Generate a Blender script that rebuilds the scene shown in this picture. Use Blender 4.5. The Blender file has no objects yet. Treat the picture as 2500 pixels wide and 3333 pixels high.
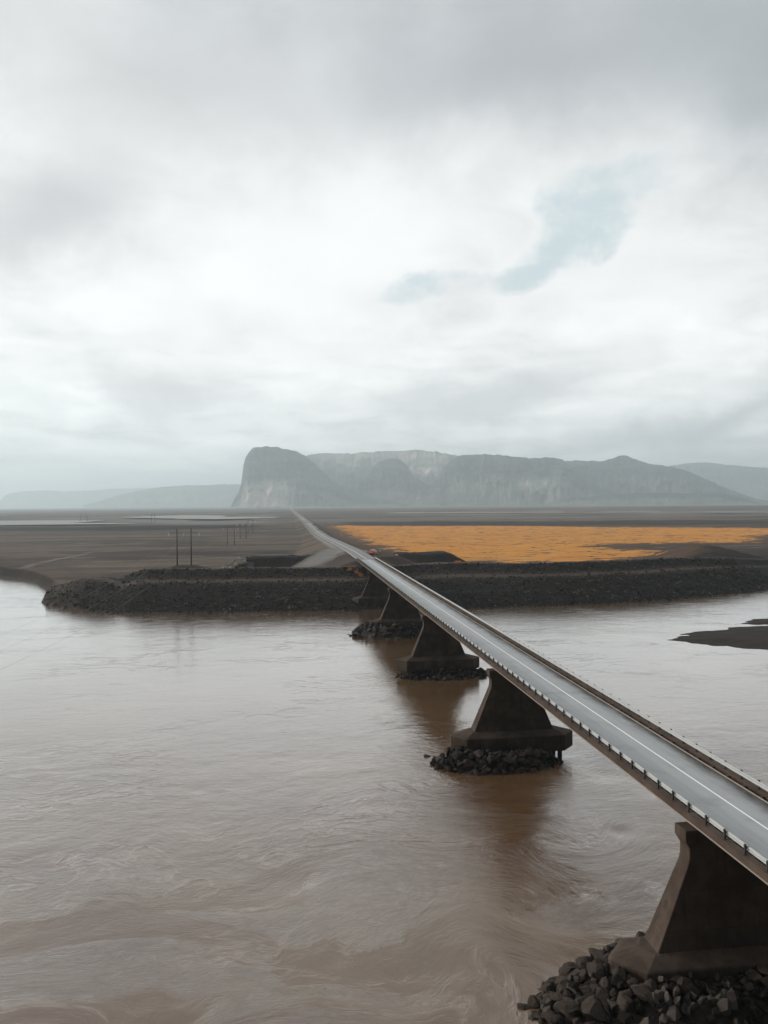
import bpy, math, random
import numpy as np
from mathutils import Vector, Matrix
R = math.radians
random.seed(7); rng = np.random.default_rng(7)
sc = bpy.context.scene
col = sc.collection

# ------------------------------------------------------------------ camera
CAM = Vector((0.0, 0.0, 31.12))                       # water is z = 0, bridge runs along +Y
cam_d = bpy.data.cameras.new('camera'); cam = bpy.data.objects.new('camera', cam_d); col.objects.link(cam)
cam_d.sensor_fit = 'VERTICAL'; cam_d.sensor_height = 24.0; cam_d.lens = 24.0 * 2570 / 3333
cam_d.clip_start = 0.5; cam_d.clip_end = 90000
r_ = Vector((0.99235999, -0.12310322, -0.00820007)); u_ = Vector((0.00939556, 0.00913389, 0.99991414)); f_ = Vector((0.12301776, 0.99235184, -0.01022073))
cam.matrix_world = Matrix(((r_.x, u_.x, -f_.x, CAM.x), (r_.y, u_.y, -f_.y, CAM.y), (r_.z, u_.z, -f_.z, CAM.z), (0, 0, 0, 1)))
sc.camera = cam
sc.render.engine = 'CYCLES'
sc.cycles.use_denoising = True
sc.cycles.sample_clamp_indirect = 1.2; sc.cycles.sample_clamp_direct = 4.0
sc.cycles.max_bounces = 6; sc.cycles.volume_bounces = 3
sc.view_settings.view_transform = 'Standard'; sc.view_settings.look = 'None'
sc.view_settings.gamma = 1.0; sc.view_settings.exposure = 0.0
sc.render.resolution_x = 768; sc.render.resolution_y = 1024

# ------------------------------------------------------------------ node helpers
class NT:
    def __init__(s, tree):
        s.t = tree; s.n = tree.nodes; s.l = tree.links; s.n.clear()
    def node(s, kind, **kw):
        n = s.n.new(kind)
        for k, v in kw.items(): setattr(n, k, v)
        return n
    def put(s, sock, v):
        if hasattr(v, 'is_linked') or hasattr(v, 'links'): s.l.new(v, sock)
        elif v is not None: sock.default_value = v
    def math(s, op, a, b=None, c=None, clamp=False):
        n = s.node('ShaderNodeMath', operation=op); n.use_clamp = clamp
        s.put(n.inputs[0], a)
        if b is not None: s.put(n.inputs[1], b)
        if c is not None: s.put(n.inputs[2], c)
        return n.outputs[0]
    def vec(s, op, a, b=None):
        n = s.node('ShaderNodeVectorMath', operation=op)
        s.put(n.inputs[0], a)
        if b is not None: s.put(n.inputs[1], b)
        return n.outputs['Value'] if op in ('DOT_PRODUCT', 'LENGTH') else n.outputs[0]
    def scale(s, a, k):
        n = s.node('ShaderNodeVectorMath', operation='SCALE'); s.put(n.inputs[0], a); s.put(n.inputs['Scale'], k); return n.outputs[0]
    def noise(s, vec, scale, detail=4.0, rough=0.5, dist=0.0, color=False):
        n = s.node('ShaderNodeTexNoise'); s.put(n.inputs['Vector'], vec)
        n.inputs['Scale'].default_value = scale; n.inputs['Detail'].default_value = detail
        n.inputs['Roughness'].default_value = rough; n.inputs['Distortion'].default_value = dist
        return n.outputs['Color'] if color else n.outputs['Fac']
    def ramp(s, f, lo, hi, a=0.0, b=1.0, smooth=True):
        n = s.node('ShaderNodeMapRange'); n.interpolation_type = 'SMOOTHSTEP' if smooth else 'LINEAR'
        s.put(n.inputs['Value'], f)
        for i, v in zip(('From Min', 'From Max', 'To Min', 'To Max'), (lo, hi, a, b)): s.put(n.inputs[i], v)
        return n.outputs['Result']
    def mix(s, f, a, b, blend='MIX'):
        n = s.node('ShaderNodeMix', data_type='RGBA', blend_type=blend)
        s.put(n.inputs['Factor'], f)
        for i, v in ((6, a), (7, b)):
            s.put(n.inputs[i], (*v, 1.0) if isinstance(v, tuple) and len(v) == 3 else v)
        return n.outputs[2]
    def xyz(s, v):
        n = s.node('ShaderNodeSeparateXYZ'); s.put(n.inputs[0], v); return n.outputs
    def comb(s, x, y, z):
        n = s.node('ShaderNodeCombineXYZ')
        for i, v in enumerate((x, y, z)): s.put(n.inputs[i], v)
        return n.outputs[0]

MATTE = ('volcanic_sand', 'autumn_moss', 'basalt_boulder', 'riprap_rock', 'wet_sand', 'heap_gravel', 'mountain_rock', 'pier_concrete', 'deck_concrete', 'pale_stone', 'orange_leaf')
def material(name):
    m = bpy.data.materials.new(name); m.use_nodes = True
    t = NT(m.node_tree)
    out = t.node('ShaderNodeOutputMaterial'); p = t.node('ShaderNodeBsdfPrincipled')
    t.l.new(p.outputs[0], out.inputs['Surface'])
    if name in MATTE: p.inputs['Specular IOR Level'].default_value = .12
    return m, t, p, out

def pos(t): return t.node('ShaderNodeNewGeometry').outputs['Position']
def attr(t, name): return t.node('ShaderNodeAttribute', attribute_name=name).outputs['Fac']
def bump(t, p, h, strength, dist):
    b = t.node('ShaderNodeBump'); b.inputs['Strength'].default_value = strength; b.inputs['Distance'].default_value = dist
    t.put(b.inputs['Height'], h); t.l.new(b.outputs[0], p.inputs['Normal']); t.l.new(b.outputs[0], p.inputs['Coat Normal'])

# ------------------------------------------------------------------ world: overcast sky, brightest ahead
SUN_AZ, SUN_EL = R(-73), R(18)                        # azimuth from +Y towards +X
def sdir(az, el): return Vector((math.sin(az) * math.cos(el), math.cos(az) * math.cos(el), math.sin(el)))
world = bpy.data.worlds.new('World'); sc.world = world; world.use_nodes = True
t = NT(world.node_tree)
wout = t.node('ShaderNodeOutputWorld'); bg = t.node('ShaderNodeBackground'); t.l.new(bg.outputs[0], wout.inputs['Surface'])
STR = 0.1; bg.inputs['Strength'].default_value = STR
sky = t.node('ShaderNodeTexSky'); sky.sky_type = 'NISHITA'; sky.sun_disc = False
sky.sun_elevation = SUN_EL; sky.sun_rotation = SUN_AZ
gen = t.node('ShaderNodeTexCoord').outputs['Generated']
dirn = t.vec('NORMALIZE', gen)
warp = t.scale(t.vec('SUBTRACT', t.noise(dirn, 6.0, 6, 0.55, 0.0, True), (0.5, 0.5, 0.5)), 0.16)
d2 = t.vec('ADD', dirn, warp)
dx, dy, dz = t.xyz(dirn)
# cloud sheet seen in perspective
inv = t.math('DIVIDE', 1.0, t.math('ADD', t.math('MAXIMUM', dz, 0.0), 0.16))
cp = t.comb(t.math('MULTIPLY', dx, inv), t.math('MULTIPLY', dy, inv), 0.0)
n1 = t.noise(cp, 0.9, 7, 0.52, 0.4)
n2 = t.noise(cp, 3.2, 6, 0.55, 0.6)
n3 = t.noise(dirn, 14.0, 6, 0.6, 0.3)
cl = t.math('ADD', t.math('MULTIPLY', t.math('SUBTRACT', n1, 0.5), 1.1), t.math('MULTIPLY', t.math('SUBTRACT', n2, 0.5), 0.7))
cl = t.math('ADD', cl, t.math('MULTIPLY', t.math('SUBTRACT', n3, 0.5), 0.28))
def gauss(x, y, sx, sy, rot=0.0, power=2.0):
    """soft cloud patch around a sky direction (azimuth, elevation in degrees)"""
    c = sdir(R(x), R(y)); e1 = Vector((math.cos(R(x)), -math.sin(R(x)), 0)); e2 = e1.cross(c)
    if e2.z < 0: e2 = -e2
    a = e1 * math.cos(R(rot)) + e2 * math.sin(R(rot)); b = e2 * math.cos(R(rot)) - e1 * math.sin(R(rot))
    q = t.vec('SUBTRACT', d2, tuple(c))
    u = t.math('DIVIDE', t.vec('DOT_PRODUCT', q, tuple(a)), math.tan(R(sx))); v = t.math('DIVIDE', t.vec('DOT_PRODUCT', q, tuple(b)), math.tan(R(sy)))
    return t.math('POWER', 2.718, t.math('MULTIPLY', t.math('ADD', t.math('MULTIPLY', u, u), t.math('MULTIPLY', v, v)), -1.0))
el = t.math('ARCSINE', dz)
# elevation profile of the cloud brightness (radiance)
def ramp_nodes(f, pts):
    n = t.node('ShaderNodeValToRGB'); t.put(n.inputs[0], f); cr = n.color_ramp
    while len(cr.elements) < len(pts): cr.elements.new(0.5)
    for e, (p_, v) in zip(cr.elements, pts):
        e.position = p_; e.color = (*v, 1) if isinstance(v, tuple) else (v, v, v, 1)
    return n.outputs[0]
elf = t.ramp(el, -0.1, R(90), 0, 1, False)
lum = ramp_nodes(elf, [(0.0, (.74, .77, .775)), (0.075, (.78, .80, .80)), (0.14, (.80, .81, .81)), (0.22, (.82, .82, .82)), (0.30, (.76, .765, .765)), (0.35, (.50, .515, .525)), (0.44, (.39, .41, .425)), (0.60, (.80, .82, .83)), (1.0, (.95, .97, .98))])  # unseen zenith raised at the top end to light the haze
lum = t.mix(1.0, lum, t.comb(*([t.math('ADD', 1.0, cl)] * 3)), 'MULTIPLY')
def blob(base, colr, amt, *g):
    return t.mix(t.math('MULTIPLY', gauss(*g), amt, clamp=True), base, colr)
lum = blob(lum, (.82, .82, .82), .75, -4, 16, 14, 6)
lum = blob(lum, (.80, .81, .81), .75, 8, 21, 10, 3.5, 25)
lum = blob(lum, (.80, .80, .80), .6, 24, 16, 10, 6)
lum = blob(lum, (.42, .425, .44), .9, -15, 19.5, 8, 3.6, 20)
lum = blob(lum, (.33, .35, .37), .9, 18, 28.5, 14, 4.8, 8)
lum = blob(lum, (.30, .33, .35), .95, 33, 26, 6, 5.5)
lum = blob(lum, (.70, .70, .70), .5, -17, 31, 6, 9)
lum = blob(lum, (.48, .49, .50), .7, -6, 27, 9, 4, 5)
lum = blob(lum, (.58, .58, .585), .8, -9, 8.8, 5.5, 1.4, -12)
lum = blob(lum, (.46, .49, .50), .85, 28, 5.8, 9, 1.4, 14)
lum = blob(lum, (.56, .58, .59), .75, 13, 7.2, 7, 1.2, 10)
blue = t.math('ADD', gauss(22.6, 19.6, 3.6, 2.6, 40), t.math('ADD', gauss(12.5, 15.2, 6.0, 1.3, 6), gauss(19.5, 16.6, 3.6, 1.6, 30)))
blue0 = t.ramp(blue, .10, .45)
blue = t.ramp(t.math('ADD', blue, t.math('ADD', t.math('MULTIPLY', t.math('SUBTRACT', n2, 0.5), 3.0), t.math('MULTIPLY', t.math('SUBTRACT', n3, 0.5), 2.4))), 0.05, 1.4)
blue = t.math('MULTIPLY', blue, blue0)
skyc = t.mix(1.0, sky.outputs[0], (.085, .095, .095), 'MULTIPLY')
bluec = t.mix(0.72, skyc, (.44, .56, .585))
lum = t.mix(t.math('MULTIPLY', blue, .68), lum, bluec)
# unseen sky behind the viewpoint darkened to keep near faces shaded, bright gap ahead and to the left
back = t.ramp(t.vec('DOT_PRODUCT', dirn, tuple(sdir(R(-4), R(38)))), -0.20, 0.66)
lum = t.mix(back, (.04, .043, .047), lum)
nis = t.mix(1.0, lum, (1.34 / STR,) * 3, 'MULTIPLY')
t.l.new(nis, bg.inputs['Color'])

# ------------------------------------------------------------------ sun, veiled by cloud
sd = bpy.data.lights.new('sun', 'SUN'); sd.energy = 3.2; sd.angle = R(10); sd.color = (1.0, .93, .84)
so = bpy.data.objects.new('sun', sd); col.objects.link(so)
so.rotation_euler = sdir(SUN_AZ, SUN_EL).to_track_quat('Z', 'Y').to_euler()
so.location = (0, 0, 400)

# ------------------------------------------------------------------ numpy noise
_perm = rng.permutation(512)
_grad = np.stack([np.cos(np.linspace(0, 2 * np.pi, 64, endpoint=False)), np.sin(np.linspace(0, 2 * np.pi, 64, endpoint=False))], 1)
def perlin(x, y):
    xi = np.floor(x).astype(int); yi = np.floor(y).astype(int); xf = x - xi; yf = y - yi
    def g(ix, iy, fx, fy):
        h = _perm[(_perm[ix & 511] + iy) & 511] & 63
        return _grad[h, 0] * fx + _grad[h, 1] * fy
    s = xf ** 3 * (xf * (xf * 6 - 15) + 10); q = yf ** 3 * (yf * (yf * 6 - 15) + 10)
    a = g(xi, yi, xf, yf); b = g(xi + 1, yi, xf - 1, yf); c = g(xi, yi + 1, xf, yf - 1); d = g(xi + 1, yi + 1, xf - 1, yf - 1)
    return (a + s * (b - a)) * (1 - q) + (c + s * (d - c)) * q
def fbm(x, y, oct=4, rough=.5, lac=2.03):
    v = 0; a = 1.0
    for k in range(oct):
        v = v + a * perlin(x + 17.3 * k, y - 9.1 * k); x = x * lac; y = y * lac; a *= rough
    return v
def sst(a, b, x):
    q = np.clip((x - a) / (b - a), 0, 1); return q * q * (3 - 2 * q)

# ------------------------------------------------------------------ object helpers
def link(name, me, parent=None):
    o = bpy.data.objects.new(name, me); col.objects.link(o)
    if parent: o.parent = parent
    return o
def tag(o, label=None, cat=None, group=None, kind=None):
    for k, v in (('label', label), ('category', cat), ('group', group), ('kind', kind)):
        if v: o[k] = v
    return o
def empty(name, loc, rz=0.0):
    o = bpy.data.objects.new(name, None); col.objects.link(o); o.location = loc; o.rotation_euler = (0, 0, rz)
    o.empty_display_size = .5
    return o
class MB:
    def __init__(s): s.v = []; s.f = []
    def add(s, v, f):
        k = len(s.v); s.v += [tuple(map(float, q)) for q in v]; s.f += [tuple(i + k for i in q) for q in f]; return s
    def box(s, x0, x1, y0, y1, z0, z1):
        return s.add([(x0, y0, z0), (x1, y0, z0), (x1, y1, z0), (x0, y1, z0), (x0, y0, z1), (x1, y0, z1), (x1, y1, z1), (x0, y1, z1)],
                     [(0, 3, 2, 1), (4, 5, 6, 7), (0, 1, 5, 4), (1, 2, 6, 5), (2, 3, 7, 6), (3, 0, 4, 7)])
    def loft(s, rings, cap=True):
        n = len(rings[0]); v = [p for r in rings for p in r]; f = []
        for i in range(len(rings) - 1):
            for j in range(n):
                a = i * n + j; b = i * n + (j + 1) % n; f.append((a, b, b + n, a + n))
        if cap: f.append(tuple(range(n))[::-1]); f.append(tuple(range((len(rings) - 1) * n, len(rings) * n)))
        return s.add(v, f)
    def tube(s, pts, rad, n=8):
        pts = [Vector(p) for p in pts]; rr = rad if isinstance(rad, (list, tuple)) else [rad] * len(pts); rings = []
        for i, p in enumerate(pts):
            d = (pts[min(i + 1, len(pts) - 1)] - pts[max(i - 1, 0)]).normalized()
            a = d.cross(Vector((0, 0, 1)) if abs(d.z) < .9 else Vector((1, 0, 0))).normalized(); b = d.cross(a)
            rings.append([p + (a * math.cos(2 * math.pi * k / n) + b * math.sin(2 * math.pi * k / n)) * rr[i] for k in range(n)])
        return s.loft(rings)
    def extrude_y(s, prof, y0, y1):
        return s.loft([[(x, y0, z) for x, z in prof], [(x, y1, z) for x, z in prof]])
    def build(s, name, m, parent=None, smooth=False, bevel=0.0):
        me = bpy.data.meshes.new(name); me.from_pydata(s.v, [], s.f); me.materials.append(m)
        import bmesh
        b = bmesh.new(); b.from_mesh(me); bmesh.ops.recalc_face_normals(b, faces=b.faces); b.to_mesh(me); b.free()
        if smooth: me.polygons.foreach_set('use_smooth', [True] * len(me.polygons))
        o = link(name, me, parent)
        if bevel:
            mo = o.modifiers.new('bevel', 'BEVEL'); mo.width = bevel; mo.segments = 2; mo.limit_method = 'ANGLE'; mo.angle_limit = R(25)
        return o
def grid_mesh(name, X, Y, Z, m, attrs=None, uv=None, keep=None, smooth=True, parent=None):
    ny, nx = X.shape
    idx = np.arange(nx * ny).reshape(ny, nx)
    q = np.stack([idx[:-1, :-1], idx[:-1, 1:], idx[1:, 1:], idx[1:, :-1]], -1).reshape(-1, 4)
    if keep is not None: q = q[keep.reshape(-1)]
    used = np.unique(q); re = np.full(nx * ny, -1); re[used] = np.arange(len(used)); q = re[q]
    co = np.stack([X, Y, Z], -1).reshape(-1, 3)[used]
    me = bpy.data.meshes.new(name); me.vertices.add(len(co)); me.vertices.foreach_set('co', co.astype(np.float32).ravel())
    me.loops.add(q.size); me.polygons.add(len(q)); me.loops.foreach_set('vertex_index', q.astype(np.int32).ravel())
    me.polygons.foreach_set('loop_start', np.arange(0, q.size, 4, dtype=np.int32))
    me.update(calc_edges=True); me.validate()
    if smooth: me.polygons.foreach_set('use_smooth', np.ones(len(q), bool))
    for k, a in (attrs or {}).items():
        at = me.attributes.new(k, 'FLOAT', 'POINT'); at.data.foreach_set('value', np.ascontiguousarray(a.reshape(-1)[used], np.float32))
    if uv is not None:
        lay = me.uv_layers.new(name='flow'); u = np.stack(uv, -1).reshape(-1, 2)[used][q.ravel()]
        lay.data.foreach_set('uv', u.astype(np.float32).ravel())
    me.materials.append(m)
    return link(name, me, parent)
def axis(segs):
    """piecewise axis: list of (end, step) from a start value; step may grow to the end"""
    out = [segs[0]]
    for end, st0, st1 in segs[1:]:
        L = end - out[-1]; st = st0; p = out[-1]
        if abs(st0 - st1) < 1e-9:
            n = max(1, round(abs(L) / st0)); out += list(np.linspace(p, end, n + 1)[1:])
        else:
            g = (st1 / st0) ** (1 / max(3, abs(L) / ((st0 + st1) / 2))); pts = []; s = st0; x = 0
            while x + s < abs(L) * .98: x += s; pts.append(x); s = min(s * max(g, 1.12 if st1 / st0 > 8 else g), st1) if st1 > st0 else max(s * g, st1)
            pts.append(abs(L)); out += [p + math.copysign(q, L) for q in pts]
    return np.array(out)

# ------------------------------------------------------------------ materials
def m_simple(name, c, rough=.7, metal=0.0, var=.25, scale=3.0, bmp=0.0):
    m, t, p, o = material(name)
    n = t.noise(pos(t), scale, 5, .6)
    t.l.new(t.mix(n, tuple(x * (1 - var) for x in c), tuple(x * (1 + var) for x in c)), p.inputs['Base Color'])
    p.inputs['Roughness'].default_value = rough; p.inputs['Metallic'].default_value = metal
    if bmp: bump(t, p, t.noise(pos(t), scale * 4, 4, .6), .6, bmp)
    return m
M = {}
def mk_concrete(name, dark, light, stain):
    m, t, p, o = material(name); P = pos(t); x, y, z = t.xyz(P)
    a = t.noise(P, .45, 6, .6); b = t.noise(t.comb(t.math('MULTIPLY', x, 2.2), t.math('MULTIPLY', y, 2.2), t.math('MULTIPLY', z, .18)), 1.2, 5, .6)
    c = t.mix(t.ramp(a, .35, .7), dark, light)
    c = t.mix(t.math('MULTIPLY', t.ramp(b, .5, .75), .55), c, stain)
    # board-marked pour bands
    w = t.math('FRACT', t.math('DIVIDE', z, 2.4)); band = t.ramp(w, .0, .03, 0.0, 1.0)
    c = t.mix(t.math('MULTIPLY', t.math('SUBTRACT', 1.0, band), .5), c, stain)
    c = t.mix(t.math('MULTIPLY', t.ramp(t.math('ADD', z, t.math('MULTIPLY', a, 1.5)), 3.6, 1.6), .45), c, stain)
    t.l.new(c, p.inputs['Base Color']); p.inputs['Roughness'].default_value = .8
    bump(t, p, t.noise(P, 9.0, 5, .65), .35, .03)
    return m
M['concrete'] = mk_concrete('pier_concrete', (.044, .031, .024), (.078, .057, .045), (.023, .016, .012))
M['beam'] = mk_concrete('deck_concrete', (.055, .038, .030), (.09, .065, .052), (.042, .032, .027))
M['lip'] = m_simple('edge_concrete', (.26, .22, .185), .8, 0, .3, 1.5)
M['steel'] = m_simple('galvanised_steel', (.40, .41, .41), .6, .2, .18, 2.0)
M['post'] = m_simple('post_steel', (.04, .037, .035), .6, .3, .3, 3.0)
M['white'] = m_simple('road_paint', (.78, .78, .76), .6, 0, .12, 2.0)
M['pole'] = m_simple('weathered_timber', (.055, .042, .034), .85, 0, .3, 2.0)
M['insul'] = m_simple('insulator_porcelain', (.75, .75, .73), .3, 0, .05, 2.0)
M['wire'] = m_simple('aluminium_wire', (.16, .16, .16), .5, .5, .05, 1.0)

# concrete carriageway
m, t, p, o = material('carriageway'); P = pos(t); x, y, z = t.xyz(P)
lat = t.math('SUBTRACT', x, 27.6)
st = t.comb(t.math('MULTIPLY', x, 1.0), t.math('MULTIPLY', y, .12), 0.0)
n = t.noise(st, 1.6, 6, .6); n_b = t.noise(P, .35, 5, .6); n_f = t.noise(P, 30, 3, .7)
c = t.mix(n, (.27, .28, .285), (.36, .37, .375))
c = t.mix(t.math('MULTIPLY', t.ramp(n_f, .35, .7), .25), c, (.12, .12, .12))
c = t.mix(t.math('MULTIPLY', t.ramp(n_b, .52, .75), .35), c, (.13, .13, .13))
trk = t.math('ABSOLUTE', t.math('SUBTRACT', t.math('ABSOLUTE', t.math('ADD', lat, .05)), 1.15)); c = t.mix(t.math('MULTIPLY', t.ramp(t.math('ADD', trk, t.math('MULTIPLY', n, .3)), .55, .1), .22), c, (.16, .165, .165))
edge = t.math('ADD', lat, t.math('MULTIPLY', t.math('SUBTRACT', t.noise(t.comb(x, t.math('MULTIPLY', y, .35), 0), .8, 6, .65), .5), 1.5))
dirt = t.math('MULTIPLY', t.ramp(edge, 1.0, 2.6), .95)
dirt2 = t.math('MULTIPLY', t.ramp(edge, -1.9, -2.7), .6)
c = t.mix(dirt, c, (.030, .024, .020)); c = t.mix(dirt2, c, (.05, .045, .04))
t.l.new(c, p.inputs['Base Color']); t.l.new(t.math('ADD', .42, t.math('ADD', t.math('MULTIPLY', n_b, .2), t.math('MULTIPLY', dirt, .4))), p.inputs['Roughness']); t.l.new(t.math('SUBTRACT', .5, t.math('MULTIPLY', dirt, .45)), p.inputs['Specular IOR Level'])
bump(t, p, n_f, .25, .01)
M['deckroad'] = m

# asphalt beyond
m, t, p, o = material('chipseal_road'); P = pos(t); x, y, z = t.xyz(P)
n = t.noise(t.comb(x, t.math('MULTIPLY', y, .1), 0), 1.3, 6, .6)
c = t.mix(n, (.115, .11, .105), (.17, .165, .158))
t.l.new(c, p.inputs['Base Color']); p.inputs['Roughness'].default_value = .6
M['road'] = m

# ground: dark volcanic sand
m, t, p, o = material('volcanic_sand'); P = pos(t); x, y, z = t.xyz(P)
st = t.comb(t.math('MULTIPLY', x, .35), y, 0.0)
na = t.noise(st, .018, 8, .6, .6); nb = t.noise(st, .12, 7, .62, .4); ncn = t.noise(P, 1.1, 6, .65); nd = t.noise(st, .05, 5, .6, 1.0)
c = t.mix(t.ramp(na, .38, .62), (.040, .027, .020), (.110, .081, .061))
c = t.mix(t.math('MULTIPLY', t.ramp(nb, .46, .66), .75), c, (.040, .029, .022))
c = t.mix(t.math('MULTIPLY', t.ramp(nd, .56, .70), .7), c, (.17, .145, .12))
farn = t.noise(t.comb(t.math('MULTIPLY', x, .12), y, 0.0), .006, 6, .6, .8)
farm = t.ramp(y, 650.0, 1400.0)
c = t.mix(t.math('MULTIPLY', t.math('MULTIPLY', t.ramp(farn, .5, .6), farm), .6), c, (.14, .135, .125))
c = t.mix(t.math('MULTIPLY', t.math('MULTIPLY', t.ramp(farn, .46, .40), farm), .7), c, (.035, .028, .024))
rk = attr(t, 'rock'); vor = t.node('ShaderNodeTexVoronoi'); t.put(vor.inputs['Vector'], P); vor.inputs['Scale'].default_value = 1.1
c = t.mix(rk, c, t.mix(t.ramp(ncn, .35, .7), (.005, .0038, .003), (.014, .0105, .0085)))
c = t.mix(attr(t, 'pale'), c, t.mix(ncn, (.17, .165, .155), (.26, .25, .235)))
c = t.mix(attr(t, 'brown'), c, t.mix(ncn, (.042, .029, .022), (.07, .05, .04)))
t.l.new(c, p.inputs['Base Color']); p.inputs['Roughness'].default_value = .9
bump(t, p, t.math('ADD', t.math('MULTIPLY', ncn, .5), t.math('MULTIPLY', vor.outputs['Distance'], t.math('MULTIPLY', rk, .6))), .8, .5)
M['ground'] = m

# silty river water
m, t, p, o = material('silty_water'); P = pos(t); X_, Y_, Z_ = t.xyz(P)
uvn = t.node('ShaderNodeUVMap'); uvn.uv_map = 'flow'; UV = uvn.outputs[0]
w1 = t.scale(t.vec('SUBTRACT', t.noise(UV, .11, 4, .5, 0, True), (.5, .5, .5)), 5.0)
U1 = t.vec('ADD', UV, w1)
ux, uy, uz = t.xyz(U1); US = t.comb(t.math('MULTIPLY', ux, .55), uy, 0.0)
calm = t.ramp(t.noise(US, .075, 5, .55, .8), .45, .575)          # 1 = ruffled, 0 = smooth boils
far = t.ramp(Y_, 38.0, 95.0)
calm = t.math('MAXIMUM', calm, t.math('MULTIPLY', far, .95))
calm = t.math('ADD', calm, t.math('MULTIPLY', attr(t, 'wake'), 1.2))
def ridged(v, sc_, det, r):
    n = t.noise(v, sc_, det, r, .3)
    return t.math('SUBTRACT', 1.0, t.math('ABSOLUTE', t.math('MULTIPLY', t.math('SUBTRACT', n, .5), 3.2)))
big = t.noise(US, .20, 4, .55, .5)
mid = ridged(US, .30, 5, .52)
sml = t.noise(US, 1.7, 6, .62, .4)
fine = t.noise(US, 6.0, 5, .65, .2)
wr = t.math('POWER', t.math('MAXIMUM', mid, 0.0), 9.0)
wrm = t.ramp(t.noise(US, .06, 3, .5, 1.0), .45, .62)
act = t.math('ADD', .15, calm)
h = t.math('ADD', t.math('MULTIPLY', big, .45), t.math('MULTIPLY', t.math('MULTIPLY', wr, .20), wrm))
h = t.math('ADD', h, t.math('MULTIPLY', t.math('MULTIPLY', sml, t.ramp(Y_, 45, 110, .30, .26)), act))
h = t.math('ADD', h, t.math('MULTIPLY', t.math('MULTIPLY', fine, t.ramp(Y_, 45, 100, .20, .035)), act))
silt = t.noise(US, .05, 5, .6, .6)
c = t.mix(t.ramp(silt, .38, .62), (.098, .050, .022), (.135, .083, .042))
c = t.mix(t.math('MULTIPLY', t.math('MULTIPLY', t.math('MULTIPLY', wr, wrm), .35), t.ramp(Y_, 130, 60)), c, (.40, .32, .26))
t.l.new(c, p.inputs['Base Color'])
p.inputs['IOR'].default_value = 1.9; t.l.new(t.ramp(calm, .1, .9, .12, 1.0), p.inputs['Coat Weight']); p.inputs['Coat IOR'].default_value = 1.33; p.inputs['Coat Roughness'].default_value = .06; t.l.new(t.ramp(calm, 0, 1, .05, .12), p.inputs['Roughness'])
damp = t.ramp(Y_, 40.0, 130.0, .66, .18)
bump(t, p, t.math('MULTIPLY', h, damp), 1.0, .45)
M['water'] = m
m, t, p, o = material('shallow_stream')
n = t.noise(pos(t), .02, 4, .6)
t.l.new(t.mix(n, (.16, .155, .145), (.24, .235, .225)), p.inputs['Base Color']); p.inputs['Roughness'].default_value = .5; p.inputs['Specular IOR Level'].default_value = .3
M['stream'] = m

# autumn moss and grass
m, t, p, o = material('autumn_moss'); P = pos(t); x, y, z = t.xyz(P)
st = t.comb(t.math('MULTIPLY', x, .4), y, 0.0)
a = t.noise(st, .05, 7, .6, .5); b = t.noise(st, .16, 7, .65, .6); f2 = t.noise(P, .9, 5, .6)
c = t.mix(t.ramp(a, .3, .7), (.43, .175, .026), (.64, .285, .05))
c = t.mix(t.math('MULTIPLY', f2, .5), c, (.50, .20, .03))
ed = t.ramp(attr(t, 'edge'), 2.0, 40.0, .36, 0.0)
bm = t.math('ADD', b, ed)
c = t.mix(t.ramp(a, .50, .60), c, t.mix(f2, (.36, .13, .022), (.60, .33, .09)))
a2 = t.noise(st, .022, 6, .65, 1.2); c = t.mix(t.math('MULTIPLY', t.ramp(a2, .52, .66), .8), c, t.mix(f2, (.24, .11, .035), (.46, .23, .06)))
c = t.mix(t.ramp(bm, .55, .61), c, (.065, .04, .026))
t.l.new(c, p.inputs['Base Color']); p.inputs['Roughness'].default_value = .9
bump(t, p, f2, .5, .3)
M['moss'] = m
M['boulder'] = None
m, t, p, o = material('basalt_boulder')
tc = t.node('ShaderNodeTexCoord').outputs['Object']; oi = t.node('ShaderNodeObjectInfo').outputs['Random']
n = t.noise(tc, 2.2, 7, .65); n2_ = t.noise(tc, 9, 4, .6)
c = t.mix(t.ramp(n, .3, .72), (.011, .0085, .007), (.052, .039, .031))
c = t.mix(t.math('MULTIPLY', oi, .55), c, (.07, .054, .044))
c = t.mix(t.math('MULTIPLY', t.ramp(n2_, .55, .7), .4), c, (.03, .026, .023))
t.l.new(c, p.inputs['Base Color']); p.inputs['Roughness'].default_value = .75
bump(t, p, t.math('ADD', n, t.math('MULTIPLY', n2_, .4)), .7, .12)
M['boulder'] = m
m, t, p, o = material('riprap_rock'); P = pos(t)
vor = t.node('ShaderNodeTexVoronoi'); t.put(vor.inputs['Vector'], P); vor.inputs['Scale'].default_value = .6
c = t.mix(t.ramp(t.xyz(vor.outputs['Color'])[0], .5, 1.0), (.008, .007, .006), (.075, .063, .054))
t.l.new(c, p.inputs['Base Color']); p.inputs['Roughness'].default_value = .85
M['riprap'] = m
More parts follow.
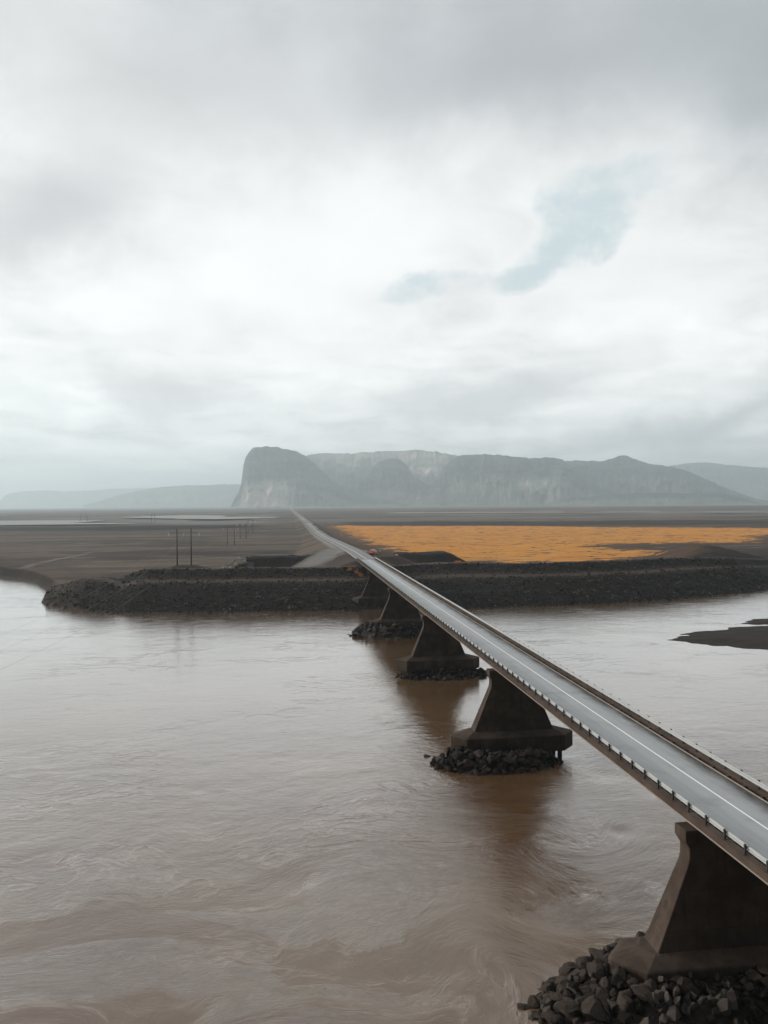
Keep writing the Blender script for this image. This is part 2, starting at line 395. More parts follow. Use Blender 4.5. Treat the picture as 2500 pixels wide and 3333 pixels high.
# mountains
def mk_rock(name, base, light, pale):
    m, t, p, o = material(name); P = pos(t); x, y, z = t.xyz(P)
    a = t.noise(P, .004, 8, .62); b = t.noise(t.comb(t.math('MULTIPLY', x, .10), t.math('MULTIPLY', y, .10), z), .030, 7, .62, .5)
    c = t.mix(t.ramp(a, .35, .65), base, light)
    c = t.mix(t.math('MULTIPLY', t.ramp(b, .46, .60), .85), c, tuple(q * .45 for q in base))
    c = t.mix(t.math('MULTIPLY', attr(t, 'scree_sunlit'), t.ramp(t.noise(P, .012, 6, .6), .2, .7, .55, 1.0)), c, pale)  # pale talus plus sunlit patches painted into the rock colour
    t.l.new(c, p.inputs['Base Color']); p.inputs['Roughness'].default_value = .95
    bump(t, p, t.math('ADD', a, t.math('MULTIPLY', b, .6)), 1.0, 40.0)
    return m
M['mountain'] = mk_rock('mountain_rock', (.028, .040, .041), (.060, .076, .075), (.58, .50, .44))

# ------------------------------------------------------------------ terrain
SH = np.array([(-3000, 900), (-900, 760), (-420, 620), (-220, 500), (-126.2, 368.1), (-115.3, 358.4), (-102.8, 338.2), (-90.3, 310.8), (-83.5, 291.9), (-79, 266.2), (-69.1, 253.9), (-57.3, 242.5), (-47.3, 236.6), (-33.8, 233.5), (-20.7, 232.4), (-3.1, 231.1), (14.7, 229.1), (23.6, 228.8), (55.6, 228.3), (74.6, 229.0), (99.5, 230.9), (122.7, 237.5), (142.6, 244.7), (165.7, 255.2), (215, 280), (320, 345), (600, 480), (3000, 700)])
def shore(x): return np.interp(x, SH[:, 0], SH[:, 1]) + .9 * perlin(x * .11, x * 0 + 3.3) + .5 * perlin(x * .43, x * 0 + 8.3)
RZ = np.array([(262, 12.0), (322, 11.8), (427, 10.2), (587, 7.5), (689, 6.9), (852, 7.2), (1218, 7.6), (1755, 8.0), (6000, 7.5), (30000, 7.5)])
RX = np.array([(262, 27.6), (1755, 27.6), (5500, 26), (30000, 26)])
def road_z(y): return np.interp(y, RZ[:, 0], RZ[:, 1])
def road_x(y): return np.interp(y, RX[:, 0], RX[:, 1])
def mound(X, Y, x0, x1, y0, y1, top, base, slope):
    d = np.maximum(np.maximum(x0 - X, X - x1), np.maximum(y0 - Y, Y - y1)); d = np.maximum(d, 0)
    return top - d * slope
def height(X, Y):
    d = Y - shore(X)
    plain = 3.6 + 3.0 * sst(900, 1900, Y) + .35 * fbm(X * .012, Y * .02, 4) * sst(20, 60, d)
    wl = sst(-44, -80, X)
    wide = 1 + .28 * np.exp(-((X - 58) / 22) ** 2)
    rr = d / wide
    levee = np.interp(rr, [0, 19, 25.5, 32, 37, 55], [0, 6.9, 7.2, 10.1, 10.2, 3.4])
    levee = levee * (1 - wl) - 5 * wl
    levee = levee - 3.5 * sst(135, 215, X) * sst(10, 30, rr)
    cut = np.interp(d, [0, 1.5, 6, 12], [0, .6, 3.3, 3.8])
    low = np.where(X < -60, np.minimum(plain, cut), np.minimum(plain, np.maximum(d, 0) * .36))
    tipm = 4.6 * np.exp(-(((X + 62) / 15) ** 2 + ((Y - 268) / 14) ** 2)) + 3.2
    z = np.maximum(low, levee)
    z = np.maximum(z, np.where(X < -52, np.minimum(tipm, d * .38), -9))
    # road embankment with parking bay
    zr = road_z(Y); xr = road_x(Y)
    half = 4.6 + 1.4 * sst(500, 900, Y)
    right = half + 9.0 * sst(284, 294, Y) * sst(345, 318, Y)
    off = np.where(X < xr, xr - X - half, X - xr - right); off = np.maximum(off, 0)
    emb = zr - .25 - off * np.where(X < xr, .33, .42)
    front = 11.7 - np.maximum(270.5 - Y, 0) * .75
    emb = np.where(Y < 274, np.minimum(emb, front), emb)
    z = np.where(d > 15, np.maximum(z, emb), z)
    # stockpiles behind the levee
    rough = .5 * fbm(X * .25, Y * .25, 3)
    z = np.maximum(z, mound(X, Y, -15, 14, 322, 333, 9.9, 3, .62) + rough)
    z = np.maximum(z, mound(X, Y, 46, 68, 322, 336, 10.3, 3, .6) + rough)
    z = np.maximum(z, mound(X, Y, -38, -31, 276, 279, 10.7, 3, .35))
    z = np.maximum(z, mound(X, Y, 206, 212, 372, 376, 9.0, 3, .30) + rough)
    # gravel ramp from the road down to the levee top
    s = np.clip((Y - 276) / (352 - 276), 0, 1); cx = 5.5 + s * 17; zt = 9.0 + s * 2.3
    ramp = zt - np.maximum(np.abs(X - cx) - 3.6 - 4 * s, 0) * .55
    z = np.where((Y > 268) & (Y < 356), np.maximum(z, ramp), z)
    z = z + np.where(d > 0, 1, 0) * (.18 * fbm(X * .6, Y * .6, 3) * sst(0, 3, d) * sst(700, 400, Y))
    z = z + .35 * fbm(X * .045 + 2, Y * .05, 4) * sst(3, 12, rr) * sst(60, 40, rr) + .30 * fbm(X * .33 + 9, Y * .5, 4) * sst(1, 5, rr) * sst(40, 30, rr)
    hum = 5 * np.maximum(fbm(X * .006 + 40, Y * .012, 4) - .12, 0) * sst(850, 1100, Y) * sst(3600, 2600, Y)
    z = z + hum
    z = np.where(d <= 0, np.maximum(-2.5, d * .30 - .05), z)
    return z, d, rr
xs = axis([-150, (-60, 1.5, 1.5), (130, 1.3, 1.3), (260, 2.2, 2.2), (700, 3, 40), (30000, 45, 4000)])
xl = axis([-150, (-500, 2.5, 30), (-30000, 35, 4000)])[::-1]
xs = np.concatenate([xl[:-1], xs])
ys = axis([-1500, (150, 400, 60), (224, 30, 4), (420, 1.25, 1.25), (1100, 2.0, 16), (3500, 18, 120), (34000, 150, 3500)])
X, Y = np.meshgrid(xs, ys); Z, D, RR = height(X, Y)
rockm = (sst(-1, 1, D) * sst(36, 31, RR)) * (1 - .75 * np.exp(-((RR - 22.5) / 3.2) ** 2))
rockm = np.maximum(rockm * sst(-88, -60, X), np.where(mound(X, Y, -15, 14, 322, 333, 9.9, 3, .62) + 2 > Z, 1, 0) * sst(336, 333, Y) * sst(4.2, 5.2, Z) * sst(16, 10, X))
rockm = np.maximum(rockm, (mound(X, Y, 46, 68, 322, 336, 10.3, 3, .6) + 2 > Z) * sst(340, 332, Y) * sst(5, 7, Z) * sst(40, 45, X) * 1.0)
rockm = np.maximum(rockm, .8 * sst(60, 110, X) * sst(30, 40, RR) * sst(130, 60, D))
rockm = np.maximum(rockm, .9 * np.exp(-(((X + 35) / 12) ** 2 + ((Y - 275) / 5) ** 2)))
rockm = np.maximum(rockm, .85 * sst(-64, -72, X) * sst(9, 6, D) * sst(-1, .5, D))
bandn = fbm(X * .008, Y * .02 + 4, 4)
rockm = np.maximum(rockm, sst(920, 945, Y + 50 * bandn) * sst(1120, 1090, Y + 50 * bandn) * sst(-20, -60, X))
rockm = np.maximum(rockm, .8 * sst(950, 990, Y + .22 * X + 70 * bandn) * sst(1230, 1180, Y + .22 * X + 70 * bandn) * sst(60, 100, X))
rockm = np.maximum(rockm, .45 * sst(440, 450, Y + 14 * bandn) * sst(490, 475, Y + 14 * bandn) * sst(-75, -55, X) * sst(10, 0, X))
s = np.clip((Y - 276) / 76, 0, 1); cx = 5.5 + s * 17
pale = .75 * sst(6.5 + 3 * s, 1.5 + 2 * s, np.abs(X - cx) + 2.2 * fbm(X * .12, Y * .06, 4)) * sst(270, 280, Y) * sst(358, 350, Y)
pale = np.maximum(pale, .8 * sst(7.5, 5.5, np.abs(X - road_x(Y))) * sst(300, 340, Y))
bn2 = fbm(X * .003, Y * .012 + 9, 4)
pale = np.maximum(pale, .55 * sst(-.10, .12, bn2) * sst(1150, 1180, Y) * sst(2100, 1900, Y) * sst(0, -60, X))
pale = np.maximum(pale, .45 * sst(-.05, .15, bn2) * sst(1400, 1500, Y) * sst(2600, 2300, Y) * sst(150, 300, X))
trk = np.abs(X + 118 + 2 * np.sin(Y * .05)) + 0 * Y
pale = np.maximum(pale, .5 * sst(2.6, 1.2, trk) * sst(366, 380, Y) * sst(520, 450, Y))
brown = np.exp(-((RR - 22.5) / 3.0) ** 2) * sst(-75, -55, X) + .8 * sst(32, 36, RR) * sst(60, 40, RR)
brown = np.maximum(brown, .8 * sst(36, 38, X) * sst(60, 50, X) * sst(275, 285, Y) * sst(330, 310, Y))
wet = sst(3, .5, D) * sst(-2, 0, D)
g = grid_mesh('ground', X, Y, Z, M['ground'], {'rock': np.clip(rockm, 0, 1), 'pale': np.clip(pale, 0, 1), 'brown': np.clip(brown, 0, 1) * .7})
tag(g, kind='structure')

# ------------------------------------------------------------------ water
VORT = [(24, 70, 5, 1.7), (31, 71, 4, -1.5), (19, 60, 5, 1.6), (10, 52, 6, -1.8), (-13, 46, 6, 2.2), (-5, 40, 5, -1.6), (6, 43, 5, 1.7), (38, 66, 7, 1.5), (14, 86, 6, 1.6), (-26, 60, 9, 1.0), (0, 66, 10, -1.0), (36, 86, 6, -1.8), (17, 48, 4, 1.6)]
def flow(X, Y):
    U = X.copy(); V = Y.copy()
    for cx, cy, r, a in VORT:
        dx = U - cx; dy = V - cy; q = .6 * a * np.exp(-(dx * dx + dy * dy) / (r * r)); c, s_ = np.cos(q), np.sin(q)
        U, V = cx + c * dx - s_ * dy, cy + s_ * dx + c * dy
    return U, V
xs = np.concatenate([axis([-70, (-400, 1.2, 25), (-20000, 40, 4000)])[::-1][:-1], axis([-70, (75, .45, .45), (400, 1.2, 25), (20000, 40, 4000)])])
ys = np.concatenate([axis([25, (-200, 3, 30), (-1500, 60, 300)])[::-1][:-1], axis([25, (120, .45, .45), (420, 1.0, 4.0), (1000, 8, 60)])])
X, Y = np.meshgrid(xs, ys); U, V = flow(X, Y)
near = sst(-70, -50, X) * sst(75, 55, X) * sst(120, 95, Y) * sst(25, 32, Y)
Z = near * (.06 * fbm(U * .10, V * .17, 4, .5) + .03 * fbm(U * .45 + 5, V * .75, 3, .5))
for cx, cy, r, a in VORT: Z -= .10 * np.exp(-((X - cx) ** 2 + (Y - cy) ** 2) / (r * .3) ** 2) * near
WK = np.zeros_like(X)
for k in range(4):
    yk = 46.3 + 47.15 * k
    WK = np.maximum(WK, np.exp(-(np.maximum(np.abs(X - 30) - 7, 0) / 7) ** 2 - ((Y - yk + 2) / (7 + 1.5 * k)) ** 2))
    WK = np.maximum(WK, .8 * np.exp(-((Y - yk + 3 + .10 * np.abs(X - 34)) / 5) ** 2) * sst(28, 38, X) * sst(95, 60, X))
WK = WK * (.55 + .9 * fbm(X * .12, Y * .2, 3))
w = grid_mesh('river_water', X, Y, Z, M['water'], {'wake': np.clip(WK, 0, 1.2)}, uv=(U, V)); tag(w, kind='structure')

def sheet(name, poly, z, m, kind='structure', step=None):
    """flat water sheet with an uneven edge; poly is a list of (x, y)"""
    pts = []
    n = len(poly)
    for i in range(n):
        a, b = Vector((*poly[i], 0)), Vector((*poly[(i + 1) % n], 0)); k = max(2, int((b - a).length / (step or 25)))
        for j in range(k):
            q = a.lerp(b, j / k); pts.append((q.x + random.uniform(-.2, .2) * (step or 25), q.y + random.uniform(-.2, .2) * (step or 25), z))
    me = bpy.data.meshes.new(name); me.from_pydata(pts, [], [tuple(range(len(pts)))]); me.materials.append(m)
    return tag(link(name, me), kind=kind)
def zplain(y): return 3.6 + 3.0 * float(sst(900, 1900, np.array([y]))[0])
sheet('stream', [(-900, 1230), (-420, 1180), (-250, 1165), (-215, 1185), (-330, 1300), (-330, 1500), (-560, 1560), (-900, 1500)], 5.6, M['stream'], step=30)
sheet('stream', [(-360, 1800), (-190, 1480), (-120, 1400), (-20, 1500), (-10, 1600), (-120, 1650), (-150, 1900), (-260, 2050)], 6.9, M['stream'], step=30)
sheet('stream', [(260, 2080), (700, 1820), (1000, 1500), (1100, 1560), (800, 1900), (320, 2240)], 7.2, M['stream'], step=40)
sheet('stream', [(-1500, 5400), (200, 5200), (1300, 4600), (3200, 4500), (5200, 5200), (3200, 5000), (1300, 5000), (200, 5900), (-1500, 6000)], 7.4, M['stream'], step=150)

# ------------------------------------------------------------------ sandbars
m = m_simple('wet_sand', (.022, .0155, .012), .8, 0, .4, .5)
def sandbar(poly, top, seed):
    P_ = np.array(poly); x0, y0 = P_.min(0) - 2; x1, y1 = P_.max(0) + 2
    X, Y = np.meshgrid(np.arange(x0, x1, .5), np.arange(y0, y1, .5)); dist = np.full(X.shape, 1e9); ins = np.zeros(X.shape, bool)
    for i in range(len(P_)):
        a, b = P_[i], P_[(i + 1) % len(P_)]; e = b - a; q = np.clip(((X - a[0]) * e[0] + (Y - a[1]) * e[1]) / (e @ e), 0, 1)
        dist = np.minimum(dist, np.hypot(X - a[0] - q * e[0], Y - a[1] - q * e[1]))
        cond = ((a[1] > Y) != (b[1] > Y)) & (X < (b[0] - a[0]) * (Y - a[1]) / (b[1] - a[1] + 1e-9) + a[0]); ins ^= cond
    sd = np.where(ins, dist, -dist); sd = sd + 2.6 * fbm(X * .13 + seed, Y * .30, 5) * sst(0, 12, X - x0)
    Z = np.clip(sd * .07, -.6, top) + .05 * fbm(X * .25, Y * .5 + seed, 3)
    tag(grid_mesh('sandbar', X, Y, Z, m), kind='structure')
sandbar([(84.8, 168), (95, 176), (108.8, 181.6), (117, 183), (150, 188), (170, 170), (150, 140), (118, 146), (99, 153.5), (91, 160)], .5, 3)
sandbar([(113, 187), (121, 193), (127, 196), (160, 203), (175, 195), (150, 186), (121, 184)], .4, 11)

# ------------------------------------------------------------------ moss field
FP = np.array([(40, 988), (71, 1033), (140, 974), (249, 940), (308, 887), (366, 825), (480, 760), (500, 620), (374, 560), (330, 500), (300, 470), (269, 476), (224, 473), (200, 462), (196, 446), (218, 420), (217, 399), (205, 376), (152, 342), (108, 330), (84, 325), (84, 340), (70, 341), (62, 352), (50, 440), (44, 537), (40, 719)], float)
X, Y = np.meshgrid(np.arange(25, 530, 2.2), np.concatenate([np.arange(315, 560, 1.8), np.arange(560, 1050, 4.0)]))
dist = np.full(X.shape, 1e9); ins = np.zeros(X.shape, bool)
for i in range(len(FP)):
    a, b = FP[i], FP[(i + 1) % len(FP)]; e = b - a; q = np.clip(((X - a[0]) * e[0] + (Y - a[1]) * e[1]) / (e @ e), 0, 1)
    dist = np.minimum(dist, np.hypot(X - a[0] - q * e[0], Y - a[1] - q * e[1]))
    ins ^= ((a[1] > Y) != (b[1] > Y)) & (X < (b[0] - a[0]) * (Y - a[1]) / (b[1] - a[1] + 1e-9) + a[0])
sd_ = np.where(ins, dist, -dist) + 10 + 14 * fbm(X * .018, Y * .05, 5, .62)
H0, _, _ = height(X, Y)
holes = fbm(X * .035 + 7, Y * .10, 4, .6)
Z = H0 + .35 * sst(0, 5, sd_) + .25 * fbm(X * .3, Y * .3, 3) * sst(0, 4, sd_) - .9 * sst(2, -2, sd_) - .7 * sst(.42, .55, holes)
keep = (sd_ > -4); keep = keep[:-1, :-1] | keep[1:, 1:]
g = grid_mesh('moss', X, Y, Z, M['moss'], {'edge': sd_}, keep=keep); tag(g, 'bright orange autumn moss covering the flat right of the road', 'moss', kind='stuff')

# ------------------------------------------------------------------ bridge
XC, ZD, Y0, Y1 = 27.6, 12.0, -20.0, 271.5
bridge = empty('road_bridge', (XC, 125, 0))
tag(bridge, 'long concrete road bridge with steel guard rails crossing the brown river', 'bridge')
INV = Matrix.Translation((-XC, -125, 0))
def bpart(mb, name, m, parent=bridge, **kw):
    o = mb.build(name, m, parent, **kw); o.matrix_parent_inverse = INV if parent is bridge else Matrix.Identity(4); return o
XL, XR_ = 24.10, 31.10
b = MB(); b.box(25.14, 30.06, Y0, Y1, ZD - .36, ZD - .10)
y = 43.6
while y > Y0 + 1: y -= 2.0
while y < Y1 - .5:
    for xa, xb in ((24.5, 25.2), (30.0, 30.7)): b.box(xa, xb, y - .13, y + .13, ZD - .33, ZD - .04)
    y += 2.0
bpart(b, 'deck', M['beam'])
for gx in (25.7, 27.6, 29.5): bpart(MB().box(gx - .3, gx + .3, Y0 + .2, Y1 - .4, ZD - 1.1, ZD - .363), 'girder', M['beam'])
for xa, xb in ((XL, 24.62), (30.58, XR_)): bpart(MB().box(xa, xb, Y0, Y1, ZD - .30, ZD + .10), 'edge_beam', M['beam'], bevel=.03)
for xa, xb in ((XL - .04, XL + .12), (XR_ - .12, XR_ + .04)): bpart(MB().box(xa, xb, Y0, Y1, ZD - .37, ZD - .303), 'drip_edge', M['lip'])
bpart(MB().box(25.12, 30.0, Y0, Y1, ZD - .098, ZD), 'road_surface', M['deckroad'])
for xa, xb in ((25.05, 25.117), (30.003, 30.07)): bpart(MB().box(xa, xb, Y0, Y1, ZD - .12, ZD + .07), 'kerb_edge', M['lip'])
bpart(MB().box(27.60, 27.72, Y0, Y1 - 1, ZD + .0, ZD + .005), 'centre_line', M['white'])
# W-beam guard rails
def wbeam(x, side):
    zs = [(0, .63), (.05, .60), (.05, .535), (0, .475), (.05, .415), (.05, .35), (0, .32)]
    out = [(x - side * a, ZD + z) for a, z in zs]; back = [(x - side * (a - .012), ZD + z) for a, z in zs][::-1]
    return MB().extrude_y(out + back, Y0, Y1 + 3)
def rail_post(mb, x, side, y):
    mb.box(x - .05, x + .05, y - .06, y + .06, ZD + .102, ZD + .66)
    mb.box(x - .12, x + .12, y - .12, y + .12, ZD + .102, ZD + .125)
    mb.box(min(x - side * .045, x - side * .10), max(x - side * .045, x - side * .10), y - .04, y + .04, ZD + .40, ZD + .55)
for x, side in ((24.34, -1), (30.86, 1)):
    # side: -1 left rail (road lies to +x), +1 right rail
    rail = bpart(wbeam(x - side * .115, side), 'guard_rail', M['steel'])
    pb = MB(); rail_post(pb, x, side, 0.0)
    proto = None; restb = MB(); n_ = 0
    y = 43.6 if side < 0 else 50.6
    while y > Y0 + 1: y -= 2.0
    while y < Y1 + 2:
        seen = (y > (42.5 if side < 0 else 53)) and n_ < 50
        if seen:
            n_ += 1
            if proto is None:
                proto = pb.build('rail_post', M['post'], rail); o = proto
            else:
                o = proto.copy(); col.objects.link(o); o.parent = rail
            o.location = (0, y, 0)
        else: rail_post(restb, x, side, y)
        y += 2.0
    o = restb.build('rail_post', M['post'], rail); o['kind'] = 'stuff'
    rail.matrix_parent_inverse = INV
# abutment
b = MB(); b.box(24.7, 30.5, Y1 - .38, Y1 + 1.6, 7.0, ZD - .12)
for xa, xb in ((24.15, 24.6), (30.6, 31.05)): b.box(xa, xb, Y1 + .02, Y1 + 5.5, 7.4, ZD - .02)
bpart(b, 'abutment', M['concrete'], bevel=.03)
# piers
PX = 27.1
def rect(w_, z, t_): return [(PX - w_, -t_, z), (PX + w_, -t_, z), (PX + w_, t_, z), (PX - w_, t_, z)]
def hexa(w_, tip, t_, z): return [(PX - w_, -t_, z), (PX + w_, -t_, z), (PX + tip, -.18, z), (PX + tip, .18, z), (PX + w_, t_, z), (PX - w_, t_, z), (PX - tip, .18, z), (PX - tip, -.18, z)]
bl = MB().loft([rect(4.95, 3.45, .95), rect(4.9, 3.65, .93), rect(3.85, 6.15, .78), rect(2.78, 8.7, .62), rect(2.68, 9.15, .62), rect(2.68, 9.75, .62), rect(2.98, 10.25, .72), rect(2.98, 10.898, .72)])
ft = MB().loft([hexa(5.95, 7.5, 1.85, 1.15), hexa(6.05, 7.62, 1.92, 1.3), hexa(6.05, 7.62, 1.92, 3.05), hexa(5.9, 7.4, 1.8, 3.15), hexa(5.1, 5.6, 1.02, 3.62)])
pl = MB().tube([(0, 0, 1.16), (0, 0, -2.4)], .28, 12)
pier0 = ft0 = pl0 = None
PY = [46.3 + 47.15 * k for k in range(5)]
pier_labels = ['nearest broad pier cut by the right edge of the picture']
for k, y in enumerate(PY):
    if pier0 is None:
        pier0 = pr = bl.build('pier', M['concrete'], bridge, bevel=.07); ft0 = ft.build('footing', M['concrete'], pr, bevel=.08)
        pr.matrix_parent_inverse = INV
    else:
        pr = pier0.copy(); col.objects.link(pr); pr.parent = bridge; pr.matrix_parent_inverse = INV
        f = ft0.copy(); col.objects.link(f); f.parent = pr
    pr.location = (0, y, 0)
    if k in (1, 2):
        for px in (-5.6, -4.2, -2.8, -1.0, 1.0, 2.8, 4.2, 5.6):
            for py in (-1.2, 1.2):
                if pl0 is None: q = pl0 = pl.build('pile', M['concrete'], pr, smooth=True)
                else: q = pl0.copy(); col.objects.link(q); q.parent = pr
                q.location = (PX + px, py, 0)

# ------------------------------------------------------------------ road beyond the bridge
def strip(name, m, y0, y1, xa, xb, dz, n=160):
    yy = np.geomspace(y0, y1, n); x = road_x(yy); z = road_z(yy) + dz
    X = np.stack([x + xa, x + xb], 1); Y = np.stack([yy, yy], 1); Z = np.stack([z, z], 1)
    return tag(grid_mesh(name, X, Y, Z, m), kind='structure')
strip('road', M['road'], Y1 + 1.62, 6500, -3.6, 3.6, -.01)
strip('road_marking', M['white'], Y1 + 2, 1800, -.11, .11, .03)
strip('road_marking', M['white'], Y1 + 8, 700, -3.3, -3.15, .03)

# ------------------------------------------------------------------ boulders
import bmesh
def rock_mesh(seed, sub=2):
    rg = random.Random(seed); bm = bmesh.new(); bmesh.ops.create_icosphere(bm, subdivisions=sub, radius=1.0)
    planes = [(Vector((rg.gauss(0, 1), rg.gauss(0, 1), rg.gauss(0, 1))).normalized(), rg.uniform(.38, .74)) for _ in range(11)]
    sx, sy, sz = rg.uniform(.8, 1.15), rg.uniform(.8, 1.15), rg.uniform(.65, .95)
    for v in bm.verts:
        p = v.co.copy()
        for n, d in planes:
            k = p.dot(n) - d
            if k > 0: p -= n * k
        p *= 1 + rg.uniform(-.018, .018)
        v.co = (p.x * sx * 1.4, p.y * sy * 1.4, p.z * sz * 1.4)
    me = bpy.data.meshes.new('boulder'); bm.to_mesh(me); bm.free(); return me
protos = [rock_mesh(100 + i, 3) for i in range(9)]
for me in protos: me.materials.append(M['boulder'])
LOW = [rock_mesh(300 + i, 1) for i in range(6)]
low_co = [np.array([v.co for v in me.vertices]) for me in LOW]; low_f = [np.array([p.vertices for p in me.polygons]) for me in LOW]
def rotm(a, b, c):
    return np.array(Matrix.Rotation(a, 3, 'Z') @ Matrix.Rotation(b, 3, 'X') @ Matrix.Rotation(c, 3, 'Y'))
def merged_rocks(name, pts, m, label, cat):
    V = []; F = []; k = 0
    for (x, y, z, s) in pts:
        i = random.randrange(6); r = rotm(*(random.uniform(0, 6.28) for _ in range(3)))
        V.append(low_co[i] @ r.T * s + (x, y, z)); F.append(low_f[i] + k); k += len(low_co[i])
    V = np.concatenate(V); F = np.concatenate(F)
    me = bpy.data.meshes.new(name); me.from_pydata(V.tolist(), [], F.tolist()); me.materials.append(m)
    return tag(link(name, me), label, cat, kind='stuff')
for me in list(LOW): pass
def inside_pier(x, y, yc, z):
    dx = abs(x - PX); dy = abs(y - yc); lim = 1.92 if dx < 6.05 else 1.92 * (7.62 - dx) / 1.57
    return dx < 7.62 and dy < lim - .1
PILES = [  # centre offset x, y, radii, top height, count, size, label, group
    (-1.7, -.7, 10.6, 5.9, 2.6, 200, (.22, .56), 'dark angular boulder heaped around the foot of the nearest bridge pier', 'boulders at the nearest pier'),
    (-2.3, -1.2, 7.9, 4.2, 1.6, 70, (.30, .66), 'dark boulder in the rock heap at the second nearest bridge pier', 'boulders at the second pier'),
    (1.2, -.2, 8.6, 4.0, .9, 24, (.4, .7), 'dark boulder in the low rock ring of the third nearest bridge pier', 'boulders at the third pier'),
    (-3.0, -.6, 9.4, 7.4, 2.4, 12, (.5, .9), 'dark boulder in the rock heap at the fourth nearest bridge pier', 'boulders at the fourth pier')]
mg = m_simple('heap_gravel', (.035, .03, .027), .9, 0, .4, 1.2, .3)
for k, (ox, oy, rx, ry, top, cnt, (s0, s1), label, grp) in enumerate(PILES):
    yc = PY[k]
    def surf(x, y):
        e = math.hypot((x - PX - ox) / rx, (y - yc - oy) / ry); return min(top, top * 1.7 * (1 - e ** 1.7)) if e < 1 else -(e - 1) * 6
    X, Y = np.meshgrid(np.linspace(PX + ox - rx * 1.15, PX + ox + rx * 1.15, 60), np.linspace(yc + oy - ry * 1.15, yc + oy + ry * 1.15, 44))
    E_ = np.hypot((X - PX - ox) / rx, (Y - yc - oy) / ry); Z = np.where(E_ < 1, np.minimum(top, top * 1.7 * (1 - E_ ** 1.7)), -(E_ - 1) * 6) - .45 + .25 * fbm(X * .8, Y * .8, 3)
    Z = np.minimum(Z, 2.4)
    tag(grid_mesh('rubble', X, Y, Z, mg), 'dark rubble heaped under the boulders of a bridge pier', 'rubble', kind='stuff')
    cand = []
    tries = 0
    while len(cand) < cnt * (3 if k < 2 else 8) and tries < 40000:
        tries += 1
        a = random.uniform(0, 2 * math.pi); e = math.sqrt(random.uniform(0, 1.08)); x = PX + ox + rx * e * math.cos(a); y = yc + oy + ry * e * math.sin(a)
        s = random.uniform(s0, s1) * (1.45 if random.random() < .15 else 1) * (.75 if e > .95 else 1)
        if inside_pier(x, y, yc, 0) or inside_pier(x, y + s * .6, yc, 0): continue
        if all((x - q[0]) ** 2 + (y - q[1]) ** 2 > (.62 * (s + q[3])) ** 2 for q in cand): cand.append((x, y, surf(x, y) + random.uniform(-.15, .25) - s * .12, s))
    vis = sorted(cand, key=lambda q: (q[1] - q[2] * .6) + (0.35 * q[0] if k == 0 else 0) - (100 if (q[1] < yc + 1 or q[0] < PX - 5) else 0))
    if k == 0:   # the part of the heap the picture shows
        vis = sorted(cand, key=lambda q: 0 if (q[1] > 43 + (q[0] - 15) * .08) else 1)
    ind, rest = vis[:cnt], vis[cnt:]
    for (x, y, z, s) in ind:
        o = link('boulder', random.choice(protos)); o.location = (x, y, z); o.scale = (s * random.uniform(.85, 1.15), s * random.uniform(.85, 1.1), s * random.uniform(.8, 1.1))
        o.rotation_euler = (random.uniform(-.5, .5), random.uniform(-.5, .5), random.uniform(0, 6.28))
        tag(o, label, 'boulder', grp)
    if rest: merged_rocks('rubble', rest, M['riprap'], 'smaller dark stones filling the heap around a bridge pier', 'rubble')
for (x, y, s) in ((14.2, 47.0, .38), (16.9, 95.6, .4)):
    o = link('boulder', random.choice(protos)); o.location = (x, y, -.05); o.scale = (s * 1.3, s * .9, s * .7)
    tag(o, 'lone dark boulder breaking the water beside the rock heaps', 'boulder', 'lone boulders in the water')
# riprap on the levee face
pts = []
while len(pts) < 6500:
    x = random.uniform(-78, 175); rr = random.uniform(-.3, 33) ** 1.0
    if 20 < rr < 25.5 and random.random() < .8: continue
    if rr < 8 or random.random() < .75:
        y = float(shore(np.array([x]))[0]) + rr * (1 + .28 * math.exp(-((x - 58) / 22) ** 2))
        pts.append([x, y, 0, random.choice((.18, .22, .28, .35, .45))])
A = np.array(pts); hz, _, _ = height(A[:, 0], A[:, 1]); A[:, 2] = hz
merged_rocks('riprap', [tuple(q) for q in A if q[2] > -.4], M['riprap'], 'dark broken rock armouring the far river bank', 'rocks')
pts = []
for _ in range(420):
    x = random.uniform(-29, -16); y = 322 + random.uniform(-7, 8)
    zz = 4.0 + 6.2 * max(0, min(1, (x + 29) / 11)) - abs(y - 324) * .25; pts.append((x, y, zz, random.uniform(.35, .8)))
merged_rocks('riprap', pts, m_simple('pale_riprap', (.17, .145, .12), .85, 0, .5, .8), 'pale broken stones tipped at the end of a dark gravel mound', 'rocks')
X, Y = np.meshgrid(np.linspace(-30, -13, 30), np.linspace(308, 338, 30)); Z = 3.6 + 6.2 * np.clip((X + 29) / 11, 0, 1) - np.abs(Y - 324) * .3
tag(grid_mesh('rubble', X, Y, Z, mg), 'dark fill beneath the pale stones of the gravel mound', 'rubble', kind='stuff')

# ------------------------------------------------------------------ power line
def hframe(x, y, z, hgt, sep, arm, label, lean=0.0):
    r = empty('utility_pole', (x, y, z)); tag(r, label, 'utility pole', 'twin pole power line structures')
    for s in (-1, 1):
        MB().tube([(s * sep / 2 + s * lean, 0, -.5), (s * sep / 2, 0, hgt)], [.24, .17], 10).build('pole', M['pole'], r, smooth=True)
    MB().box(-arm / 2, arm / 2, -.04, .04, hgt - 1.35, hgt - 1.27).build('crossarm', M['pole'], r)
    for s in (-1, 0, 1):
        mb = MB().tube([(s * (arm / 2 - .15), -.1, hgt - 1.36), (s * (arm / 2 - .15), -.1, hgt - 2.6)], .03, 6)
        for q in range(7): mb.tube([(s * (arm / 2 - .15), -.1, hgt - 1.5 - q * .16), (s * (arm / 2 - .15), -.1, hgt - 1.6 - q * .16)], [.2, .16], 10)
        mb.build('insulator', M['insul'], r)
    return r
